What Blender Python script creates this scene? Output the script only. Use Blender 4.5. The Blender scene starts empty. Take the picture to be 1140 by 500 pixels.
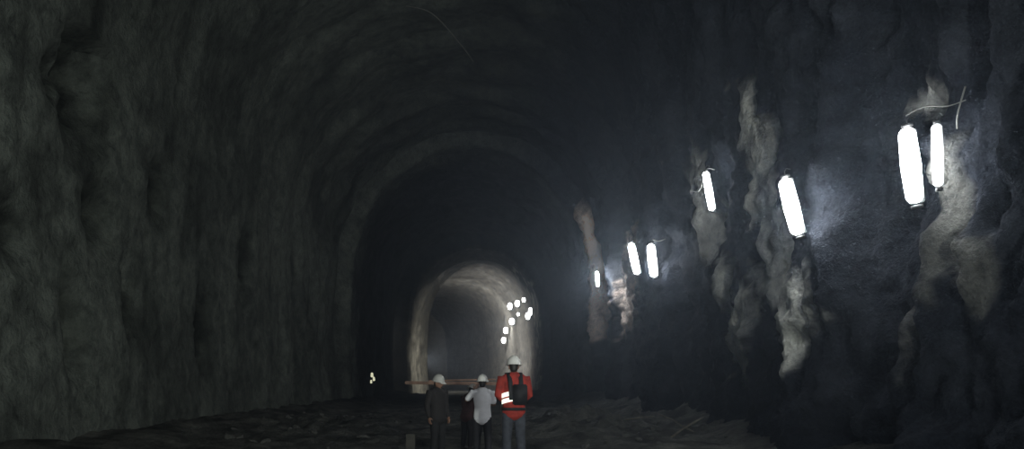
import bpy, bmesh, math, random
from mathutils import Vector, Matrix, noise
from mathutils.bvhtree import BVHTree
random.seed(7)
S=bpy.context.scene
COL=S.collection
try: S.view_settings.view_transform='Standard'
except Exception: pass

# ---------------------------------------------------------------- utils
def lerp(a,b,t): return a+(b-a)*t
def interp(tab,y):
    if y<=tab[0][0]: return tab[0][1]
    for (a,va),(b,vb) in zip(tab,tab[1:]):
        if y<=b: return lerp(va,vb,(y-a)/(b-a))
    return tab[-1][1]
def N(x,y,z): return noise.noise(Vector((x,y,z)))
def FB(x,y,z,o=4): return noise.fractal(Vector((x,y,z)),1.0,2.0,o)
def sstep(a,b,x):
    t=max(0,min(1,(x-a)/(b-a))); return t*t*(3-2*t)

def mat(name,color,rough=.7,metal=0,emit=None,es=0,nscale=12,namt=.25,bump=.0):
    m=bpy.data.materials.new(name); m.use_nodes=True
    nt=m.node_tree; b=nt.nodes['Principled BSDF']
    b.inputs['Roughness'].default_value=rough; b.inputs['Metallic'].default_value=metal
    tc=nt.nodes.new('ShaderNodeTexCoord'); n=nt.nodes.new('ShaderNodeTexNoise')
    n.inputs['Scale'].default_value=nscale; n.inputs['Detail'].default_value=3
    nt.links.new(tc.outputs['Object'],n.inputs['Vector'])
    r=nt.nodes.new('ShaderNodeValToRGB')
    c=color
    r.color_ramp.elements[0].position=.3; r.color_ramp.elements[1].position=.7
    r.color_ramp.elements[0].color=(c[0]*(1-namt),c[1]*(1-namt),c[2]*(1-namt),1)
    r.color_ramp.elements[1].color=(min(1,c[0]*(1+namt)),min(1,c[1]*(1+namt)),min(1,c[2]*(1+namt)),1)
    nt.links.new(n.outputs['Fac'],r.inputs['Fac']); nt.links.new(r.outputs['Color'],b.inputs['Base Color'])
    if emit:
        b.inputs['Emission Color'].default_value=(*emit,1); b.inputs['Emission Strength'].default_value=es
    if bump:
        bp=nt.nodes.new('ShaderNodeBump'); bp.inputs['Strength'].default_value=bump; bp.inputs['Distance'].default_value=.02
        nt.links.new(n.outputs['Fac'],bp.inputs['Height']); nt.links.new(bp.outputs['Normal'],b.inputs['Normal'])
    return m

def rock_mat(name,bs=.6,sc=7,dist=.12):
    m=bpy.data.materials.new(name); m.use_nodes=True
    nt=m.node_tree; b=nt.nodes['Principled BSDF']; L=nt.links.new
    b.inputs['Roughness'].default_value=.95
    b.inputs['Specular IOR Level'].default_value=.12
    tc=nt.nodes.new('ShaderNodeTexCoord')
    at=nt.nodes.new('ShaderNodeAttribute'); at.attribute_name='tone'
    n=nt.nodes.new('ShaderNodeTexNoise'); n.inputs['Scale'].default_value=2.2; n.inputs['Detail'].default_value=6; n.inputs['Roughness'].default_value=.8
    L(tc.outputs['Object'],n.inputs['Vector'])
    r=nt.nodes.new('ShaderNodeValToRGB')
    r.color_ramp.elements[0].position=.34; r.color_ramp.elements[0].color=(.46,.46,.47,1)
    r.color_ramp.elements[1].position=.66; r.color_ramp.elements[1].color=(1.38,1.38,1.34,1)
    L(n.outputs['Fac'],r.inputs['Fac'])
    mx=nt.nodes.new('ShaderNodeMix'); mx.data_type='RGBA'; mx.blend_type='MULTIPLY'; mx.inputs[0].default_value=1
    L(at.outputs['Color'],mx.inputs[6]); L(r.outputs['Color'],mx.inputs[7]); L(mx.outputs[2],b.inputs['Base Color'])
    n2=nt.nodes.new('ShaderNodeTexNoise'); n2.inputs['Scale'].default_value=sc; n2.inputs['Detail'].default_value=5; n2.inputs['Roughness'].default_value=.65
    L(tc.outputs['Object'],n2.inputs['Vector'])
    bp=nt.nodes.new('ShaderNodeBump'); bp.inputs['Strength'].default_value=bs; bp.inputs['Distance'].default_value=dist
    L(n2.outputs['Fac'],bp.inputs['Height']); L(bp.outputs['Normal'],b.inputs['Normal'])
    return m

def new_obj(name,me,mats=(),parent=None,smooth=True,**props):
    o=bpy.data.objects.new(name,me); COL.objects.link(o)
    for m in mats: me.materials.append(m)
    if smooth and hasattr(me,'polygons'):
        for p in me.polygons: p.use_smooth=True
    if parent: o.parent=parent
    for k,v in props.items(): o[k]=v
    return o

# ---------------------------------------------------------------- tunnel
XL=[(-8,-8.4),(40,-8.4),(56.6,-8.85),(57.1,-7.95),(94.6,-8.6),(94.8,-6.85),(101,-6.35),(112,-5.9),(113,-8.0),(120,-8.6),(168,-21)]
XR=[(-8,7.1),(12,7.1),(15,6.95),(17,6.45),(20,6.4),(24,7.1),(40,7.3),(56.6,8.0),(57.1,7.2),(94.6,7.8),(94.8,6.75),(100,6.65),(110,6.3),(120,5.3),(130,3.9),(145,1.0),(168,-6)]
TP=[(-8,16.4),(40,16.6),(56.6,17.5),(57.1,16.5),(94.6,17.2),(94.8,15.7),(101,15.2),(101.5,16.0),(168,15.8)]
LAMPS=[ # x,y,z,length,tilt(deg),emission,radius
 (6.375,13.0,4.58,1.18,-7,38,.14),
 (6.62,12.72,4.66,.95,-2,1.2,.085),  # tube added in place of rock lit by its neighbour
 (5.62,15.8,4.53,1.10,-14,60,.14),
 (6.30,24.0,6.57,1.10,-10,50,.10),
 (6.02,30.3,5.55,1.20,-6,44,.15),
 (5.88,33.0,5.99,1.25,-12,60,.14),
 (6.43,47.0,6.85,.8,-4,420,.08)]
RIDGE=[(13.0,6.375,4.58,.7,.4,.45,.60),(15.8,5.62,4.53,.4,2.6,.55,.62),(24,6.3,6.57,1.2,.5,.6,.50),(30.3,6.02,5.55,.9,.6,.6,.62),(33,5.88,5.99,.9,.6,.6,.56),(47,6.43,6.85,1.2,.5,.6,.55)]
PITS=[(19.5,8.1,1.6,.9,1.2),(20.4,5.3,.8,.5,.6),(19.0,2.6,.8,.4,1.2),(24,6.6,.5,.5,.8),(33,6,.6,.6,1.3),(16.6,4.3,.5,.4,.5),(28,3,.5,.5,1.4),(22,3.4,.5,.4,.9),(17.8,7.6,.6,.3,.4)]

def profile(u,y):
    xl,xr,tp=interp(XL,y),interp(XR,y),interp(TP,y)
    hs=tp*.54
    if u<.25:
        z=-.6+(hs+.6)*u/.25; return xl-.25*math.sin(math.pi*max(0,z)/hs*1.0),z,1,0
    ah=tp-hs; cx=(xl+xr)/2; hw=(xr-xl)/2
    if u>.75:
        z=-.6+(hs+.6)*(1-u)/.25; return xr+.25*math.sin(math.pi*max(0,z)/hs),z,-1,0
    a=math.pi*(1-(u-.25)/.5)
    x=cx+hw*math.cos(a); z=hs+ah*math.sin(a)
    n=Vector((-math.cos(a)/hw,-math.sin(a)/ah)).normalized()
    return x,z,n.x,n.y

def disp(u,y,x,z):
    d=0
    near57=math.exp(-((y-57)/2.2)**2)
    far=(1-.65*sstep(90,95,y))*(1-.3*near57)
    rs=sstep(.62,.78,u)
    ls=sstep(.42,.22,u)
    ph=(y+2.2*N(x*.12,y*.05,z*.12)+1.4*N(x*.5,y*.3,z*.5))/4.2
    f=ph-math.floor(ph)
    deep=sstep(26,42,y)*(1-sstep(85,92,y))
    amp=lerp(.46+.25*deep,.2,rs); amp=lerp(amp,.08+.42*deep,ls)
    amp*=.6+.9*N(x*.4,math.floor(ph)*3.1,z*.4)
    d+= amp*( (1-f) if f>.16 else f/.16*.84 )*far
    d+= lerp(.26,.14,ls)*N(x*.22+3,y*.16,z*.22)*far
    d+= lerp(lerp(.14,.13,rs),.06,ls)*FB(x*.55,y*.45+9,z*.55,3)*far
    d+= lerp(lerp(.10,.13,rs),.08,ls)*FB(x*2.3,y*2.1,z*2.3+4,4)*far
    wl=max(sstep(.58,.76,u)*(1+1.3*(1-sstep(12.5,14.5,y))),.16*ls)
    d+= wl*.22*FB(3,y*1.15+.4*N(z*.5,y*.2,2),z*.22,3)*far
    if u>.6:
        w=sstep(.58,.76,u)*(1-sstep(58,66,y))
        rr=0
        for (yc,xl,zl,sn,sf,am,gp) in RIDGE:
            yy=y-(yc+.15)-.55*N(z*.4,yc,0)*min(1,abs(z-zl)/1.5)-.35*N(z*1.3,yc,5)*min(1,abs(z-zl))
            s=sn if yy<0 else sf
            k=1+.35*N(z*.7,yc,9)
            rr=max(rr,am*math.exp(-abs(yy/s)**1.6)*k)
        base=.35*sstep(19,24,y)*(1-sstep(34,44,y))
        rg=1-abs(FB(x*.3,y*1.0,z*.4+20,4))*2.2
        d+=w*(rr+base-.1+.32*max(-1,rg-.4))
    if u<.25:
        for (yc,zc,dep,ry,rz) in PITS:
            q=((y-yc)/ry)**2+((z-zc)/rz)**2
            if q<6: d-=dep*math.exp(-q)*(1+.6*N(y*2,z*2,1))
    return d
CORR=[]
def surf(u,y,corr=True):
    x,z,nx,nz=profile(u,y)
    d=disp(u,y,x,z)
    if corr and u>.7:
        for (yc,zc,c) in CORR:
            q=((y-yc)**2+((z-zc)*.7)**2)/(2*.7**2)
            if q<8: d+=c*math.exp(-q)
    return x+nx*d, z+nz*d
for r in RIDGE:
    yc,xl,zl=r[:3]
    tp=interp(TP,yc); hs=tp*.54
    u=1-.25*(zl+.6)/(hs+.6)
    xs,zs=surf(u,yc,False)
    CORR.append((yc,zl,xs-(xl+r[6])))

ys=[-7.0]
while ys[-1]<168:
    y=ys[-1]
    ys.append(y+(.5 if y<7.5 else max(.08,y*.0072)) if not (94<=y<96) else y+.2)
def grid(u0,u1,n):
    vs=[];fs=[]
    for y in ys:
        for i in range(n+1):
            x,z=surf(u0+(u1-u0)*i/n,y); vs.append((x,y,z))
    w=n+1
    for j in range(len(ys)-1):
        for i in range(n):
            a=j*w+i; fs.append((a,a+1,a+1+w,a+w))
    return vs,fs
G={'wall_left':grid(0,.2499,90),'ceiling':grid(.2499,.7501,150),'wall_right':grid(.7501,1,130)}
av=[];af=[]
for k in ('ceiling','wall_right'):
    v,f=G[k]; o0=len(av); av+=v; af+=[tuple(i+o0 for i in q) for q in f]
BV=BVHTree.FromPolygons([Vector(v) for v in av],af)
# lamp-lit concrete patches: their brightness is put into the wall colour
LIT=[(848,225,15,36,1.2),(862,262,15,30,1.2),(874,300,15,38,1.2),(882,345,12,36,1.2),(888,390,9,36,1.1),(850,185,13,34,1.15),(840,150,13,32,1.05),(826,110,13,34,.85),
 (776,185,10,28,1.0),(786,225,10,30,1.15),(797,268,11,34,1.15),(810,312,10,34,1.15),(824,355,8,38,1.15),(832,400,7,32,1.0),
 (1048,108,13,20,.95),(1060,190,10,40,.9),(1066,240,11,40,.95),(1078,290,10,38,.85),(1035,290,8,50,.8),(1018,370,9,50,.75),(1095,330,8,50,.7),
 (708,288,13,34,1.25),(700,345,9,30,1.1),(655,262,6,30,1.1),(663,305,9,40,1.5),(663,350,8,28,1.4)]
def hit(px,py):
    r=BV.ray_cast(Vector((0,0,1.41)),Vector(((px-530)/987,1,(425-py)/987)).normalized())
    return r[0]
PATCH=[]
for (px,py,hw,hh,wt) in LIT:
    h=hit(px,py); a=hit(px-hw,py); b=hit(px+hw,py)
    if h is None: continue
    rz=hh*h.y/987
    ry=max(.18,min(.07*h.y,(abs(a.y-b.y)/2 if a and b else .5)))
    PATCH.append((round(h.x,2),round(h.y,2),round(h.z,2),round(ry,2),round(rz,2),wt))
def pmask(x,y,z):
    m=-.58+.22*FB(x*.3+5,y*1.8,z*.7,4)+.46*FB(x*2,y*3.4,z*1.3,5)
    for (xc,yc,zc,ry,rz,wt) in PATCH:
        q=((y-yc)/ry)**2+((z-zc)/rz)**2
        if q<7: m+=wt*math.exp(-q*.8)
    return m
def tone(x,y,z):
    n=FB(x*.3,y*.25,z*.3+7,3); n2=FB(x*1.3,y*1.1,z*1.0,3)
    pale=Vector((.144,.160,.144)); dark=Vector((.092,.102,.093))
    c=pale.lerp(dark,sstep(-.25,.5,n+.55*n2))
    c=c*(1-.28*sstep(.1,.5,FB(2,y*1.4,z*.2,3)))
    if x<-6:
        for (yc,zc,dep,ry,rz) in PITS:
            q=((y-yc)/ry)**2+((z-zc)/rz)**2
            if q<6: c=c*(1-.9*math.exp(-q*.65)*(1 if q<.5 else max(0,min(1,.9+1.2*n2))))  # shade of the pits put into the wall colour
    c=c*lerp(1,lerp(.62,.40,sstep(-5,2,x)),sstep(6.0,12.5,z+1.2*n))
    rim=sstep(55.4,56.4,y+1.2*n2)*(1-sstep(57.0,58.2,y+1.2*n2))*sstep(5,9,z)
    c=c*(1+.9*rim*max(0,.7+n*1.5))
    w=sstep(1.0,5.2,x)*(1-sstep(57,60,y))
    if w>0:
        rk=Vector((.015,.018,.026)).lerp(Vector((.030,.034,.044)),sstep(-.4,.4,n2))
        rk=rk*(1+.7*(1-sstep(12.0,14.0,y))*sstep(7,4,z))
        sp=Vector((.20,.20,.19)) if y<14.2 else (Vector((.68,.68,.65)) if y<38 else Vector((.85,.72,.66)))  # patch colour carries the lamp light on the concrete
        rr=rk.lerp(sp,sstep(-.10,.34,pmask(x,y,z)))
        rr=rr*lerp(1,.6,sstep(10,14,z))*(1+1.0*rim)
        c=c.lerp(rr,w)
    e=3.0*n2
    c=c.lerp(Vector((.032,.033,.034))*(1+.8*n2),sstep(57.0,62,y+e))  # darkness of the unlit stretch put into the rock colour
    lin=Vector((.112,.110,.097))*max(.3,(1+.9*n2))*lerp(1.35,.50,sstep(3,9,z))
    if x>4: lin=lin.lerp(Vector((.30,.29,.26)),sstep(.1,.35,FB(x,y*.8,z*.8,4)))
    c=c.lerp(lin,sstep(94.75,94.95,y))
    edge=112 if x<-4.5 else 101
    c=c.lerp(Vector((.15,.15,.145))*(1+.6*n2),sstep(edge,edge+.7,y))
    return c
# patches coloured as lit stand slightly proud of the rock
v,f=G['wall_right']
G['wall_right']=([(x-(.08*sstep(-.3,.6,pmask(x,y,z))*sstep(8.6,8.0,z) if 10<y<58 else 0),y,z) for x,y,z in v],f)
MR=rock_mat('rough_sprayed_rock',1.0)
def tonemesh(name,vs,fs,cols,m):
    me=bpy.data.meshes.new(name); me.from_pydata(vs,[],fs)
    ca=me.color_attributes.new('tone','FLOAT_COLOR','POINT')
    ca.data.foreach_set('color',[k for c in cols for k in (max(0,c[0]),max(0,c[1]),max(0,c[2]),1)])
    o=new_obj(name,me,[m]); o['kind']='structure'; return o
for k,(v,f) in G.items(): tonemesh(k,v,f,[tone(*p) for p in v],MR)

def FZ(x,y):
    z=.10*N(x*.35,y*.3,1)+.10*FB(x*1.2,y*1.2,3,4)*(.3 if y<20 and abs(x)<3 else 1)
    z-=.17*math.exp(-((y-18.2)/2.3)**2-((x+.3)/2.4)**2)
    z+=1.0*sstep(5.0,7.6,x+.6*N(x,y*.4,8))*(.6+.6*N(y*.3,4,4))
    z+=.5*sstep(-5.6,-8.2,x+.6*N(x,y*.4,18))*(.6+.6*N(y*.3,14,4))
    z+=.38*math.exp(-((y-27)/6)**2-((x-3.4)/1.8)**2)*(1+1.3*FB(x*1.5,y*1.5,2,4))
    z+=.22*math.exp(-((y-27)/4)**2-((x+4.6)/1.8)**2)*(1+FB(x*1.5,y*1.5,2,4))
    return z
vs=[];fs=[];cols=[]
nx=190
for y in ys:
    x0=interp(XL,y)-1.2; x1=interp(XR,y)+1.9
    for i in range(nx+1):
        x=x0+(x1-x0)*i/nx
        vs.append((x,y,FZ(x,y)+(.05*FB(x*4,y*3,5,3) if y>20 else 0)))
        k=.5+.8*FB(x*1.2,y*.8,1,5)
        c=Vector((.034,.035,.032)).lerp(Vector((.155,.155,.143)),max(0,min(1,k)))
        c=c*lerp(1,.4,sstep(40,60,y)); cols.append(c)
w=nx+1
for j in range(len(ys)-1):
    for i in range(nx):
        a=j*w+i; fs.append((a,a+1,a+w+1,a+w))
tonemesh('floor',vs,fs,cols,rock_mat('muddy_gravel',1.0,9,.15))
vs=[];fs=[];cols=[]
n=40
for j in range(n+1):
    for i in range(n+1):
        x=-24+22*i/n; z=-.6+17*j/n
        vs.append((x,167+.7*FB(x*.3,1,z*.3,4),z)); cols.append(Vector((.13,.13,.125)))
for j in range(n):
    for i in range(n):
        a=j*(n+1)+i; fs.append((a,a+1,a+n+2,a+n+1))
tonemesh('wall_back',vs,fs,cols,MR)

# ---------------------------------------------------------------- loft helper
def loft(bm,pts,rad,side=Vector((1,0,0)),seg=12,cap=True,M=None):
    pts=[Vector(p) for p in pts]; R=[(r,r) if not isinstance(r,(tuple,list)) else r for r in rad]
    rings=[]
    def ring(c,d,rx,ry):
        s=(side-d*side.dot(d))
        if s.length<1e-3: s=Vector((0,1,0))-d*d.y
        s.normalize(); t=d.cross(s)
        return [bm.verts.new((M@(c+s*rx*math.cos(a)+t*ry*math.sin(a))) if M else (c+s*rx*math.cos(a)+t*ry*math.sin(a)))
                for a in [2*math.pi*k/seg for k in range(seg)]]
    n=len(pts); dirs=[]
    for i in range(n):
        a=pts[max(0,i-1)]; b=pts[min(n-1,i+1)]; dirs.append((b-a).normalized())
    if cap:
        m=min(R[0])
        for k in (80,55,28):
            a=math.radians(k); rings.append(ring(pts[0]-dirs[0]*m*math.sin(a),dirs[0],R[0][0]*math.cos(a),R[0][1]*math.cos(a)))
    for i in range(n): rings.append(ring(pts[i],dirs[i],*R[i]))
    if cap:
        m=min(R[-1])
        for k in (28,55,80):
            a=math.radians(k); rings.append(ring(pts[-1]+dirs[-1]*m*math.sin(a),dirs[-1],R[-1][0]*math.cos(a),R[-1][1]*math.cos(a)))
    for a,b in zip(rings,rings[1:]):
        for k in range(seg):
            bm.faces.new((a[k],a[(k+1)%seg],b[(k+1)%seg],b[k]))
    bm.faces.new(rings[0][::-1]); bm.faces.new(rings[-1])

def finish(bm,name,mats,parent=None,voxel=None,smooth_it=2,**props):
    bmesh.ops.recalc_face_normals(bm,faces=bm.faces)
    me=bpy.data.meshes.new(name); bm.to_mesh(me); bm.free()
    if voxel:
        t=bpy.data.objects.new('tmp',me); COL.objects.link(t)
        md=t.modifiers.new('r','REMESH'); md.mode='VOXEL'; md.voxel_size=voxel
        if smooth_it:
            sm=t.modifiers.new('s','SMOOTH'); sm.iterations=smooth_it; sm.factor=.5
        dg=bpy.context.evaluated_depsgraph_get()
        me2=bpy.data.meshes.new_from_object(t.evaluated_get(dg))
        bpy.data.objects.remove(t); bpy.data.meshes.remove(me); me=me2; me.name=name; me.materials.clear()
    return new_obj(name,me,mats,parent,**props)

def boxbm(bm,c,s,M=None,bev=0):
    r=bmesh.ops.create_cube(bm,size=1,matrix=Matrix.Translation(c)@Matrix.Diagonal((*s,1)))
    if bev:
        es={e for v in r['verts'] for e in v.link_edges}
        bmesh.ops.bevel(bm,geom=list(es),offset=bev,segments=2,affect='EDGES')
    if M:
        for v in bm.verts: v.co=M@v.co

# ---------------------------------------------------------------- lamps
M_house=mat('grey_lamp_housing',(.35,.36,.36),.5)
M_cap=mat('black_plastic',(.03,.03,.03),.5)
M_hook=mat('steel_wire',(.3,.3,.3),.4,.8)
M_palecable=mat('pale_cable',(.22,.22,.2),.6)
EM={}
def emat(s,c=(.93,.97,1.0)):
    if (s,c) not in EM: EM[(s,c)]=mat('glowing_diffuser',(.5,.5,.5),.3,0,c,s,namt=.02)
    return EM[(s,c)]
def lamp(x,y,z,Ln,tilt,es,r=.115,label='',far=False,color=(.93,.97,1.0),name='work_lamp'):
    e=bpy.data.objects.new(name,None); COL.objects.link(e); e.location=(x,y,z)
    e.empty_display_size=.2
    e['label']=label; e['category']='lamp'; e['group']='work lamps hung along the tunnel wall'
    R=Matrix.Rotation(math.radians(-38),4,'Z'); T=Matrix.Rotation(math.radians(tilt),4,'Y')
    M=T@R; h=Ln/2-r
    bm=bmesh.new(); loft(bm,[(0,0,-h),(0,0,0),(0,0,h)],[(r*.85,r*.75),(r,r*.8),(r*.85,r*.75)],seg=16,M=M)
    finish(bm,'diffuser',[emat(es,color)],e,label='white glowing tube diffuser')
    bm=bmesh.new(); boxbm(bm,Vector((0,r*.95,0)),(r*1.5,r*.5,Ln*.92),M,bev=.012)
    finish(bm,'housing',[M_house],e)
    for s in (-1,1):
        bm=bmesh.new(); loft(bm,[(0,r*.6,s*(Ln/2-.01)),(0,r*.6,s*(Ln/2+.035))],[(r*.6,r*.55)]*2,seg=12,M=M,cap=False)
        finish(bm,'end_cap',[M_cap],e)
    if not far:
        bm=bmesh.new(); loft(bm,[(0,r*.6,Ln/2+.02),(0,r*.7,Ln/2+.10),(.03,r*1.2,Ln/2+.15),(.05,r*2.2,Ln/2+.13)],[.008]*4,seg=6,M=M)
        finish(bm,'hook',[M_hook],e)
    return e
labs=['long glowing tube lamp hung beside a dimmer one',
 'dimmer tube lamp added for the lit rock beside a brighter one',
 'tilted glowing tube lamp hung over a lamp-lit concrete patch',
 'narrow tilted glowing tube lamp hung high on a rock ridge',
 'glowing tube lamp hanging upright with a wire bracket at its top',
 'tilted glowing tube lamp against a brightly lit rock edge',
 'small distant glowing lamp on a pale rock edge']
for L,lb in zip(LAMPS,labs): lamp(*L,label=lb)

def wall_x(y,z,u0=.55,u1=.995):
    for _ in range(30):
        um=(u0+u1)/2; x,zz=surf(um,y)
        if zz>z: u0=um
        else: u1=um
    return x
for (px,py,l,r) in [(596,347,.9,.22),(588,352,.85,.3),(583,334,.6,.22),(576,338,.9,.34),(568,341,1.0,.36),(570,358,1.0,.4),(577,350,.5,.2),(563,368,.9,.33),(561,379,.9,.33)]:
    y=97
    while y<140:
        z=1.41+(425-py)*y/987
        if wall_x(y,z)-.75<=(px-530)*y/987: break
        y+=.25
    lamp(wall_x(y,z)-.75,y,z,l*1.1,0,8,r=r,label='distant glowing lamp in the pale lined tunnel stretch',far=True)

def light(kind,loc,energy,color=(1,.97,.9),size=.3,rot=None,spot=None):
    d=bpy.data.lights.new('added_light',kind); d.energy=energy; d.color=color
    d.shadow_soft_size=size
    if spot: d.spot_size=math.radians(spot[0]); d.spot_blend=spot[1]
    o=bpy.data.objects.new('added_light',d); COL.objects.link(o); o.location=loc
    if rot is not None: o.rotation_euler=Vector(rot).to_track_quat('-Z','Y').to_euler()
    return o
# added lights without fixtures, brightening the lined stretch
light('SPOT',(5.6,96.5,4.0),7200,(1,.98,.92),.4,(-1,.55,.02),(90,.8))
light('SPOT',(-7.2,114.6,4),14000,(1,.98,.96),.6,(1,.35,.12),(140,.9))
light('SPOT',(3.0,119,9),9000,(1,.99,.96),.6,(-.35,1,-.1),(130,.9))
# added unseen lights behind the camera, brightening vault, walls and people
light('SPOT',(4.0,-5,3.0),6800,(.93,1,.94),.4,(-10,33,8.0),(76,.9))
light('SPOT',(1.0,-5,2.5),7500,(.95,1,.98),.4,(-1.0,50,13),(36,.9))
light('SPOT',(-.5,-4,2.2),1900,(.97,.98,1),.3,(.9,19,-.5),(11,.8))
light('POINT',(0,-5,3.5),360,(.80,.89,1),.4)

w=bpy.data.worlds.new('World'); S.world=w; w.use_nodes=True
wn=w.node_tree
wn.nodes['Background'].inputs['Color'].default_value=(.5,.6,.75,1)
wn.nodes['Background'].inputs['Strength'].default_value=.25
# thin dust haze hanging in the tunnel air
vsn=wn.nodes.new('ShaderNodeVolumeScatter'); vsn.inputs['Color'].default_value=(.68,.81,1,1)
vsn.inputs['Density'].default_value=.0031; vsn.inputs['Anisotropy'].default_value=.72
wn.links.new(vsn.outputs['Volume'],wn.nodes['World Output'].inputs['Volume'])

# ---------------------------------------------------------------- cables
def cable(name,pts,r,m,label,cat):
    bm=bmesh.new(); P=[Vector(p) for p in pts]; Q=[]
    for i in range(len(P)-1):
        p0=P[max(0,i-1)];p1=P[i];p2=P[i+1];p3=P[min(len(P)-1,i+2)]
        for k in range(6):
            t=k/6
            Q.append(.5*((2*p1)+(-p0+p2)*t+(2*p0-5*p1+4*p2-p3)*t*t+(-p0+3*p1-3*p2+p3)*t**3))
    Q.append(P[-1])
    loft(bm,Q,[r]*len(Q),seg=8)
    return finish(bm,name,[m],None,label=label,category=cat)
cable('power_cable',[(6.28,12.95,5.30),(6.5,12.85,5.40),(6.75,12.7,5.36),(6.9,12.5,5.38)],.009,M_palecable,'short thin cable looping over two tube lamps','cable')
cable('rock_bolt_rod',[(7.0,12.9,5.1),(6.9,12.7,5.25),(6.95,12.6,5.6)],.013,M_palecable,'pale bent rod sticking out of rock by a lamp','rod')
cable('power_cable',[(5.85,24.2,6.62),(6.05,24.0,6.6),(6.2,23.9,7.12),(6.45,24.0,7.15)],.014,M_palecable,'short wire beside a lamp on the rock','cable')
cable('power_cable',[(6.0,30.2,6.25),(6.2,30.1,6.18),(6.4,30.0,6.24)],.016,M_palecable,'short wire bracket over a lamp','cable')
cable('hanging_wire',[(-2.6,33,15.4),(-1.6,32.5,14.9),(-.6,33,14.0),(-.1,33.5,13.5)],.007,M_palecable,'faint thin wire drooping from the rough ceiling','wire')

# ---------------------------------------------------------------- people
M_skin=mat('skin',(.22,.12,.08),.5)
M_white=mat('white_helmet_plastic',(.82,.82,.78),.35,namt=.05)
M_dimwhite=mat('dim_white_helmet_plastic',(.48,.48,.45),.5,namt=.1)  # copy of the white helmet with dimness put into its colour
M_hair=mat('dark_hair',(.015,.012,.01),.6)
M_boot=mat('dark_rubber_boot',(.03,.028,.025),.6)
M_strap=mat('black_webbing',(.010,.010,.012),.7)
M_refl=mat('glowing_reflective_tape',(.9,.92,.85),.4,emit=(.95,1,.88),es=1.0,namt=.03)  # emission added in place of light the tape throws back
def cloth(n,c): return mat(n,c,.85,nscale=9,namt=.35 if c[0]<.7 else .06,bump=.3)

def hand(bm,w,d,nrm,thumb,s,curl=.5):
    d=d.normalized(); nrm=(nrm-d*nrm.dot(d)).normalized(); t=d.cross(nrm)
    if t.dot(thumb)<0: t=-t
    loft(bm,[w-d*.02*s,w+d*.035*s,w+d*.085*s],[(.027*s,.019*s),(.040*s,.016*s),(.040*s,.013*s)],side=t,seg=10)
    for off,ln in ((.030,.072),(.010,.082),(-.010,.076),(-.030,.060)):
        p=w+d*.085*s+t*off*s; pts=[p-d*.02*s,p]; a=0
        for k,fr in enumerate((.45,.32,.23)):
            a+=curl*(.8 if k==0 else 1)
            p=p+(d*math.cos(a)+nrm*math.sin(a))*ln*fr*s; pts.append(p)
        loft(bm,pts,[.009*s,.0095*s,.009*s,.0085*s,.0075*s],side=t,seg=8)
    p=w+d*.02*s+t*.028*s
    loft(bm,[p,p+(d*.5+t*.8+nrm*.3).normalized()*.035*s,p+(d*.5+t*.8+nrm*.3).normalized()*.035*s+(d*.85+t*.3+nrm*.4).normalized()*.045*s],[.014*s,.0115*s,.009*s],seg=8)

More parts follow.
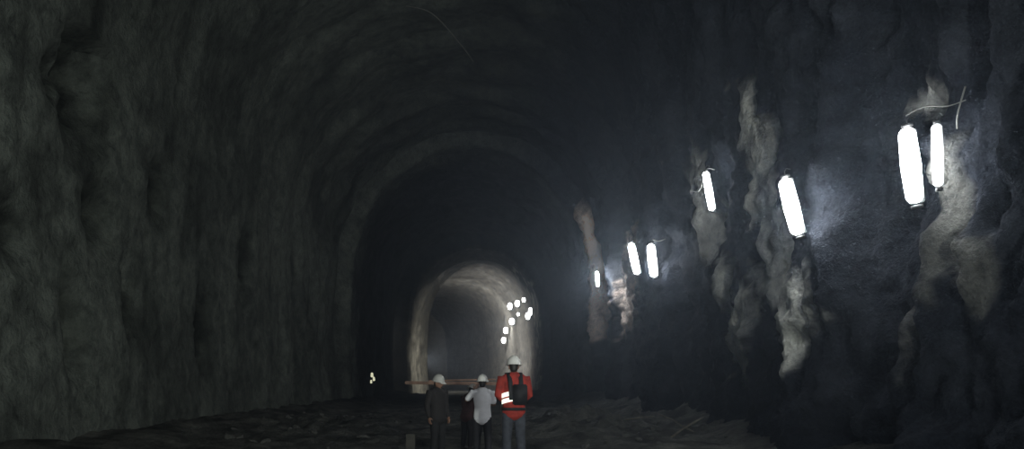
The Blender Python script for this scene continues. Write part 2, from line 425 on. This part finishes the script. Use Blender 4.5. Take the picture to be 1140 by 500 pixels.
def person(label,x,y,htop,yaw,top,pants,arms='hang',head=(0,0),lean=0,extras='',sleeves='long',skin=M_skin,vox=.011,hel=None,wide=1.0):
    fz=FZ(x,y)
    s=(htop-fz)/(1.825*math.cos(math.radians(lean*.6)))
    V=lambda a,b,c:Vector((a,b,c))*s
    hipz=.93; up=Matrix.Translation(V(0,0,hipz))@Matrix.Rotation(math.radians(lean),4,'X')@Matrix.Translation(-V(0,0,hipz))
    U=lambda a,b,c: up@V(a,b,c)
    A={}
    for sd in (-1,1):
        sh=U(sd*.185*wide,.01,1.45)
        if arms=='hang': el=U(sd*.245*wide,.03,1.16); wr=U(sd*.25*wide,-.03,.91)
        elif arms=='front': el=U(sd*.27,.0,1.17); wr=U(sd*.085,-.22,1.02+.02*sd)
        elif arms=='face' and sd==1: el=U(.36,-.06,1.27); wr=U(.20,-.14,1.50)
        else: el=U(sd*.24,-.08,1.18); wr=U(sd*.13,-.33,1.18)
        A[sd]=(sh,el,wr)
    HM=up@Matrix.Translation(V(0,0,1.52))@Matrix.Rotation(math.radians(head[0]),4,'Z')@Matrix.Rotation(math.radians(head[1]),4,'X')@Matrix.Translation(-V(0,0,1.52))
    bm=bmesh.new()
    T=[(0,0,.90),(0,0,1.0),(0,0,1.12),(0,0,1.28),(0,0,1.40),(0,.01,1.47)]
    TR=[(.155,.105),(.15,.10),(.135,.095),(.16,.11),(.165,.105),(.11,.075)]
    loft(bm,[U(*p) for p in T],[(a*s,b*s) for a,b in TR],seg=18)
    loft(bm,[U(0,.012,1.44),U(0,.008,1.51),HM@V(0,.0,1.57)],[.066*s,.056*s,.056*s])
    Lg={}
    for sd in (-1,1):
        hp=V(sd*.095,0,.90); kn=V(sd*.115,-.02,.50); an=V(sd*.13,.02,.09)
        Lg[sd]=(hp,kn,an)
        loft(bm,[hp,hp.lerp(kn,.5),kn,kn.lerp(an,.35)+V(0,.015,0),an],[.088*s,.075*s,.055*s,.056*s,.038*s])
        loft(bm,[an+V(0,.04,-.045),an+V(0,-.07,-.055),an+V(sd*.01,-.16,-.06)],[(.036*s,.03*s),(.044*s,.028*s),(.036*s,.02*s)])
        sh,el,wr=A[sd]
        loft(bm,[sh-V(sd*.05,0,0),sh,sh.lerp(el,.45),el,el.lerp(wr,.3),wr],[.055*s,.058*s,.050*s,.040*s,.042*s,.027*s])
        d=(wr-el).normalized()
        if arms=='hang': hand(bm,wr,d,Vector((-sd,0,0)),Vector((0,-1,0)),s,.35)
        elif arms=='front': hand(bm,wr,d,Vector((0,1,-.3)),Vector((-sd*.3,0,1)),s,.6)
        elif arms=='face' and sd==1: hand(bm,wr,d,Vector((-.4,1,.2)),Vector((1,0,.2)),s,.5)
        else: hand(bm,wr,d,Vector((0,0,-1)),Vector((-sd*.3,0,1)),s,.6)
    H=[(0,-.052,1.535),(0,-.034,1.56),(0,-.018,1.59),(0,-.006,1.62),(0,.002,1.65),(0,.006,1.685),(0,.01,1.72),(0,.012,1.75)]
    HR=[(.030,.030),(.050,.055),(.060,.074),(.067,.086),(.072,.093),(.074,.096),(.068,.088),(.046,.06)]
    loft(bm,[V(*p) for p in H],[(a*s,b*s) for a,b in HR],seg=18,M=HM)
    loft(bm,[V(0,-.088,1.655),V(0,-.102,1.632),V(0,-.112,1.614)],[.010*s,.013*s,.016*s],M=HM,seg=8)
    loft(bm,[V(-.024,-.088,1.583),V(0,-.094,1.584),V(.024,-.088,1.583)],[.007*s,.010*s,.007*s],M=HM,seg=8)
    loft(bm,[V(-.05,-.072,1.672),V(0,-.090,1.674),V(.05,-.072,1.672)],[.010*s,.011*s,.010*s],M=HM,seg=8)
    for sd in (-1,1):
        loft(bm,[V(sd*.076,.015,1.605),V(sd*.084,.02,1.635),V(sd*.080,.018,1.66)],[(.008*s,.014*s),(.010*s,.02*s),(.008*s,.016*s)],M=HM,seg=8)
    body=finish(bm,'person',[skin],None,voxel=vox,smooth_it=2,label=label,category='person')
    bm=bmesh.new(); loft(bm,[V(0,.045,1.60),V(0,.035,1.65),V(0,.02,1.70),V(0,.015,1.745)],[(.062*s,.055*s),(.074*s,.068*s),(.078*s,.088*s),(.055*s,.07*s)],M=HM,seg=18)
    finish(bm,'hair',[M_hair],body)
    for sd in (-1,1):
        bm=bmesh.new(); bmesh.ops.create_uvsphere(bm,u_segments=10,v_segments=8,radius=.011*s,matrix=HM@Matrix.Translation(V(sd*.031,-.086,1.651)))
        finish(bm,'eye',[M_hair],body)
    bm=bmesh.new()
    T2=[(0,0,.88),(0,0,1.0),(0,0,1.12),(0,0,1.28),(0,0,1.40),(0,.01,1.465)]
    R2=[(.180,.130),(.172,.122),(.160,.117),(.180,.130),(.186,.125),(.125,.09)]
    loft(bm,[U(*p) for p in T2],[(a*s*wide,b*s*wide) for a,b in R2],seg=20)
    for sd in (-1,1):
        sh,el,wr=A[sd]
        if sleeves=='long': loft(bm,[sh-V(sd*.05,0,0),sh,sh.lerp(el,.5),el,el.lerp(wr,.4),el.lerp(wr,.93)],[.07*s*wide,.074*s*wide,.065*s*wide,.055*s*wide,.053*s*wide,.042*s])
        else: loft(bm,[sh-V(sd*.05,0,0),sh,sh.lerp(el,.4),sh.lerp(el,.75)],[.07*s,.074*s,.067*s,.064*s])
    finish(bm,'shirt',[top],body,voxel=.012,smooth_it=3)
    bm=bmesh.new()
    loft(bm,[V(0,0,.86),V(0,0,.93),V(0,0,1.0)],[(.170*s,.122*s),(.172*s,.122*s),(.160*s,.112*s)],seg=18)
    for sd in (-1,1):
        hp,kn,an=Lg[sd]
        loft(bm,[hp,hp.lerp(kn,.5),kn,kn.lerp(an,.5),kn.lerp(an,.88)],[.102*s,.098*s,.082*s,.078*s,.070*s])
    finish(bm,'trousers',[pants],body,voxel=.012,smooth_it=3)
    for sd in (-1,1):
        hp,kn,an=Lg[sd]
        bm=bmesh.new()
        loft(bm,[kn.lerp(an,.6),an+V(0,.005,0),an+V(0,.01,-.04)],[.058*s,.052*s,.05*s])
        loft(bm,[an+V(0,.045,-.045),an+V(0,-.07,-.048),an+V(sd*.01,-.165,-.055)],[(.045*s,.042*s),(.054*s,.040*s),(.046*s,.032*s)])
        finish(bm,'boot',[M_boot],body,voxel=.012)
    bm=bmesh.new(); seg=36; prof=[(.02,.150),(.35,.142),(.62,.120),(.84,.080),(.95,.040),(1.0,.004),(1.13,-.006),(1.13,-.014),(.96,-.008),(.9,.04),(.55,.10),(.02,.13)]
    rings=[]
    for r,z in prof:
        rg=[]
        for k in range(seg):
            a=2*math.pi*k/seg; fx=math.cos(a); fy=math.sin(a)
            pk=0
            if r>1.05 and fy<0: pk=.30*(-fy)**3
            zz=z-(.014 if pk>.1 else 0)
            rid=.008*math.exp(-(fx*r/.14)**2) if .1<r<.9 and z>.06 else 0
            rg.append(bm.verts.new(HM@(V(0,.008,1.68)+V(fx*r*.118,fy*(r+pk)*.138,zz+rid))))
        rings.append(rg)
    for a,b in zip(rings,rings[1:]):
        for k in range(seg): bm.faces.new((a[k],a[(k+1)%seg],b[(k+1)%seg],b[k]))
    bm.faces.new(rings[0]); bm.faces.new(rings[-1][::-1])
    finish(bm,'helmet',[hel or M_white],body,label='white hard hat')
    if 'vest' in extras:
        def band(name,z0,z1,a0,a1,m,rx,ry,lab,slope=0):
            bm=bmesh.new(); k=24; rr=[]
            for q,zz in ((0,z0),(0,z1),(.012,z1),(.012,z0)):
                rr.append([bm.verts.new(U((rx-q)*math.cos(a),(ry-q)*math.sin(a),zz+slope*(a-a0)/(a1-a0))) for a in [lerp(a0,a1,i/k) for i in range(k+1)]])
            for i in range(4):
                a,b=rr[i],rr[(i+1)%4]
                for j in range(k): bm.faces.new((a[j],a[j+1],b[j+1],b[j]))
            finish(bm,name,[m],body,label=lab)
        P=math.pi
        for z in (1.02,1.12):
            band('reflective_band',z,z+.072,P*.04,P*.42,M_refl,.212,.156,'pale slanted reflective patch',.05)
        band('waist_belt',.915,.965,0,2*P,M_strap,.209,.152,'black webbing belt')
        for sd in (-1,1):
            bm=bmesh.new()
            loft(bm,[U(sd*.075,-.146,1.0),U(sd*.08,-.155,1.25),U(sd*.10,-.148,1.40),U(sd*.105,-.06,1.535),U(sd*.10,.04,1.54),U(sd*.09,.150,1.38),U(sd*.075,.156,1.1)],[(.038*s,.009*s)]*7,seg=8)
            finish(bm,'harness_strap',[M_strap],body,label='black shoulder strap')
        bm=bmesh.new(); boxbm(bm,U(-.065,.18,1.18),(.24*s,.09*s,.34*s),bev=.02); finish(bm,'pouch',[M_strap],body,label='small dark pack on the back')
    body.location=(x,y,fz+.012*s); body.rotation_euler=(0,0,math.radians(yaw))
    return body

person('worker seen from behind, red top, black harness and white hard hat',.66,15.5,1.85,190,cloth('red_cotton',(.32,.030,.020)),cloth('bluish_grey_denim',(.05,.056,.07)),arms='front',head=(-12,6),extras='vest',sleeves='long',vox=.009,wide=1.1)
person('person in white shirt and hard hat raising a hand to face',.13,18,1.545,170,cloth('white_cotton',(.90,.91,.94)),cloth('dark_cloth',(.02,.02,.024)),arms='face',head=(10,5),sleeves='short',wide=1.08)
person('person in dark jacket and dark trousers with dim white hard hat',-.76,17.5,1.545,50,cloth('dark_brown_cloth',(.014,.012,.012)),cloth('black_cloth',(.009,.009,.010)),arms='hang',head=(10,12),hel=M_dimwhite,wide=1.2)
person('stooping person in dark clothes with dim white hard hat',-.20,19.6,1.36,140,cloth('dark_maroon_cloth',(.05,.02,.02)),cloth('dark_trousers',(.02,.02,.022)),arms='work',head=(0,15),lean=14,hel=M_dimwhite,wide=1.15)

# small glowing stand made up for pale glints by the wall
e=bpy.data.objects.new('glint_stand',None); COL.objects.link(e); gx,gy=-4.9,42; g=FZ(gx,gy); e.location=(gx,gy,g)
e['label']='small cluster of pale yellow glints on a made-up thin stand'; e['category']='lamp'
for (dx,z0,z1,rr) in ((-.03,1.66,1.80,.07),(.06,1.48,1.60,.06),(-.07,1.36,1.46,.05)):
    bm=bmesh.new(); loft(bm,[(dx,0,z0-g),(dx,0,z1-g)],[(rr,rr*.7),(rr*.8,rr*.6)],seg=12)
    finish(bm,'glint_blob',[emat(.6,(1,1,.7))],e,label='pale yellow glowing glint')
bm=bmesh.new(); loft(bm,[(0,.09,.25),(0,.09,1.72-g)],[.012,.012],seg=10); finish(bm,'pole',[M_cap],e)
for k in range(3):
    a=k*2.094; bm=bmesh.new(); loft(bm,[(0,.09,.5),(.3*math.cos(a),.3*math.sin(a),.02)],[.012,.010],seg=8); finish(bm,'leg',[M_cap],e)

# ---------------------------------------------------------------- timber barrier
M_wood=mat('pale_reddish_timber',(.24,.15,.11),.8,nscale=6,namt=.35,bump=.3)
M_wood2=mat('dusty_dark_timber',(.03,.027,.024),.8,nscale=6,namt=.35,bump=.3)
e=bpy.data.objects.new('wooden_barrier',None); COL.objects.link(e); e.location=(-.45,22.5,FZ(-.45,22.5))
e['label']='thin pale timber rail on slim dark posts behind people'; e['category']='barrier'
def plank(name,c,sz,rot=0,roty=0,m=None):
    bm=bmesh.new(); boxbm(bm,Vector((0,0,0)),sz,bev=.01)
    M=Matrix.Translation(Vector(c)-e.location)@Matrix.Rotation(rot,4,'Z')@Matrix.Rotation(roty,4,'Y')
    bm.transform(M); return finish(bm,name,[m or M_wood],e,smooth=False)
plank('rail',(-.45,22.5,1.37),(2.7,.12,.08),.02,.01)
plank('plank',(-.35,22.55,1.45),(1.7,.16,.04),-.02,-.02)
for px,py in ((-1.0,22.45),(.65,22.5)):
    g=FZ(px,py); plank('post',(px,py,(1.32+g-.06)/2),(.05,.05,1.32-g+.06),m=M_wood2)

bm=bmesh.new(); boxbm(bm,Vector((0,0,.25)),(.18,.12,.56),bev=.012)
o=finish(bm,'timber_stake',[mat('dusty_timber',(.06,.056,.048),.8,nscale=6,namt=.35,bump=.3)],None,smooth=False,label='pale square timber stake stuck in the muddy ground',category='stake')
o.location=(-1.30,17.6,FZ(-1.30,17.6)-.05)

# ---------------------------------------------------------------- rubble
M_rub=mat('grey_rubble',(.080,.080,.073),.9,nscale=4,namt=.5,bump=.6)
M_stick=mat('dusty_stick',(.12,.11,.09),.9,nscale=5,namt=.4,bump=.4)
def rockmesh(seed):
    rnd=random.Random(seed); bm=bmesh.new()
    for i in range(20):
        v=Vector((rnd.gauss(0,1),rnd.gauss(0,1),rnd.gauss(0,1))).normalized()*rnd.uniform(.75,1.1); v.z*=.6; bm.verts.new(v)
    r=bmesh.ops.convex_hull(bm,input=bm.verts)
    bmesh.ops.delete(bm,geom=[v for v in bm.verts if not v.link_faces],context='VERTS')
    bmesh.ops.bevel(bm,geom=list(bm.edges),offset=.05,segments=1,affect='EDGES')
    me=bpy.data.meshes.new('rock'); bm.to_mesh(me); bm.free(); me.materials.append(M_rub)
    return me
RM=[rockmesh(i*7+1) for i in range(8)]
STK=[(4.9,20.6,.3,.5,1.0),(5.2,23.0,2.2,.35,1.2),(4.3,25.2,-.2,.15,1.5)]
k=0; tries=0; placed=[(a,b,l*.75) for a,b,_,_,l in STK]
while k<190 and tries<6000:
    tries+=1
    if random.random()<.7: x=random.gauss(3.4,1.5); y=random.uniform(19,38)
    else: x=random.uniform(-7.0,-1.8); y=random.uniform(19,38)
    if x>5.9 or (abs(x+.4)<1.8 and abs(y-22)<1.6): continue
    r=random.uniform(.035,.11)*random.choice((1,1,1,1.6))
    if any((x-a)**2+(y-b)**2<(r*1.6+c)**2 for a,b,c in placed): continue
    placed.append((x,y,r*1.6))
    o=bpy.data.objects.new('rock',RM[k%8]); COL.objects.link(o)
    o.location=(x,y,FZ(x,y)+r*.2); o.scale=(r*random.uniform(.8,1.5),r,r); o.rotation_euler=(random.uniform(-.3,.3),random.uniform(-.3,.3),random.uniform(0,6))
    o['label']='loose grey rock lying in the muddy rubble'; o['category']='rock'; o['group']='loose rocks on the tunnel floor'
    k+=1
for i,(x,y,a,t,l) in enumerate(STK):
    bm=bmesh.new(); h=l/2
    loft(bm,[(-h,0,0),(-h*.3,.03,.02),(h*.3,-.02,.03),(h,.02,0)],[.028,.025,.024,.018],side=Vector((0,1,0)),seg=8)
    o=finish(bm,'timber_stick',[M_stick],None,label='pale bent stick lying on the rubble',category='stick',group='sticks on the rubble')
    o.rotation_euler=(0,-t,a); o.location=(x,y,FZ(x,y)+h*math.sin(t)*.9+.03)

# ---------------------------------------------------------------- camera
cd=bpy.data.cameras.new('camera'); cam=bpy.data.objects.new('camera',cd); COL.objects.link(cam)
cam.location=(0,0,1.41); cam.rotation_euler=(math.radians(90),0,0)
cd.sensor_width=36; cd.lens=36*987/1140
cd.shift_x=40/1140; cd.shift_y=175/1140
cd.clip_end=400
S.camera=cam
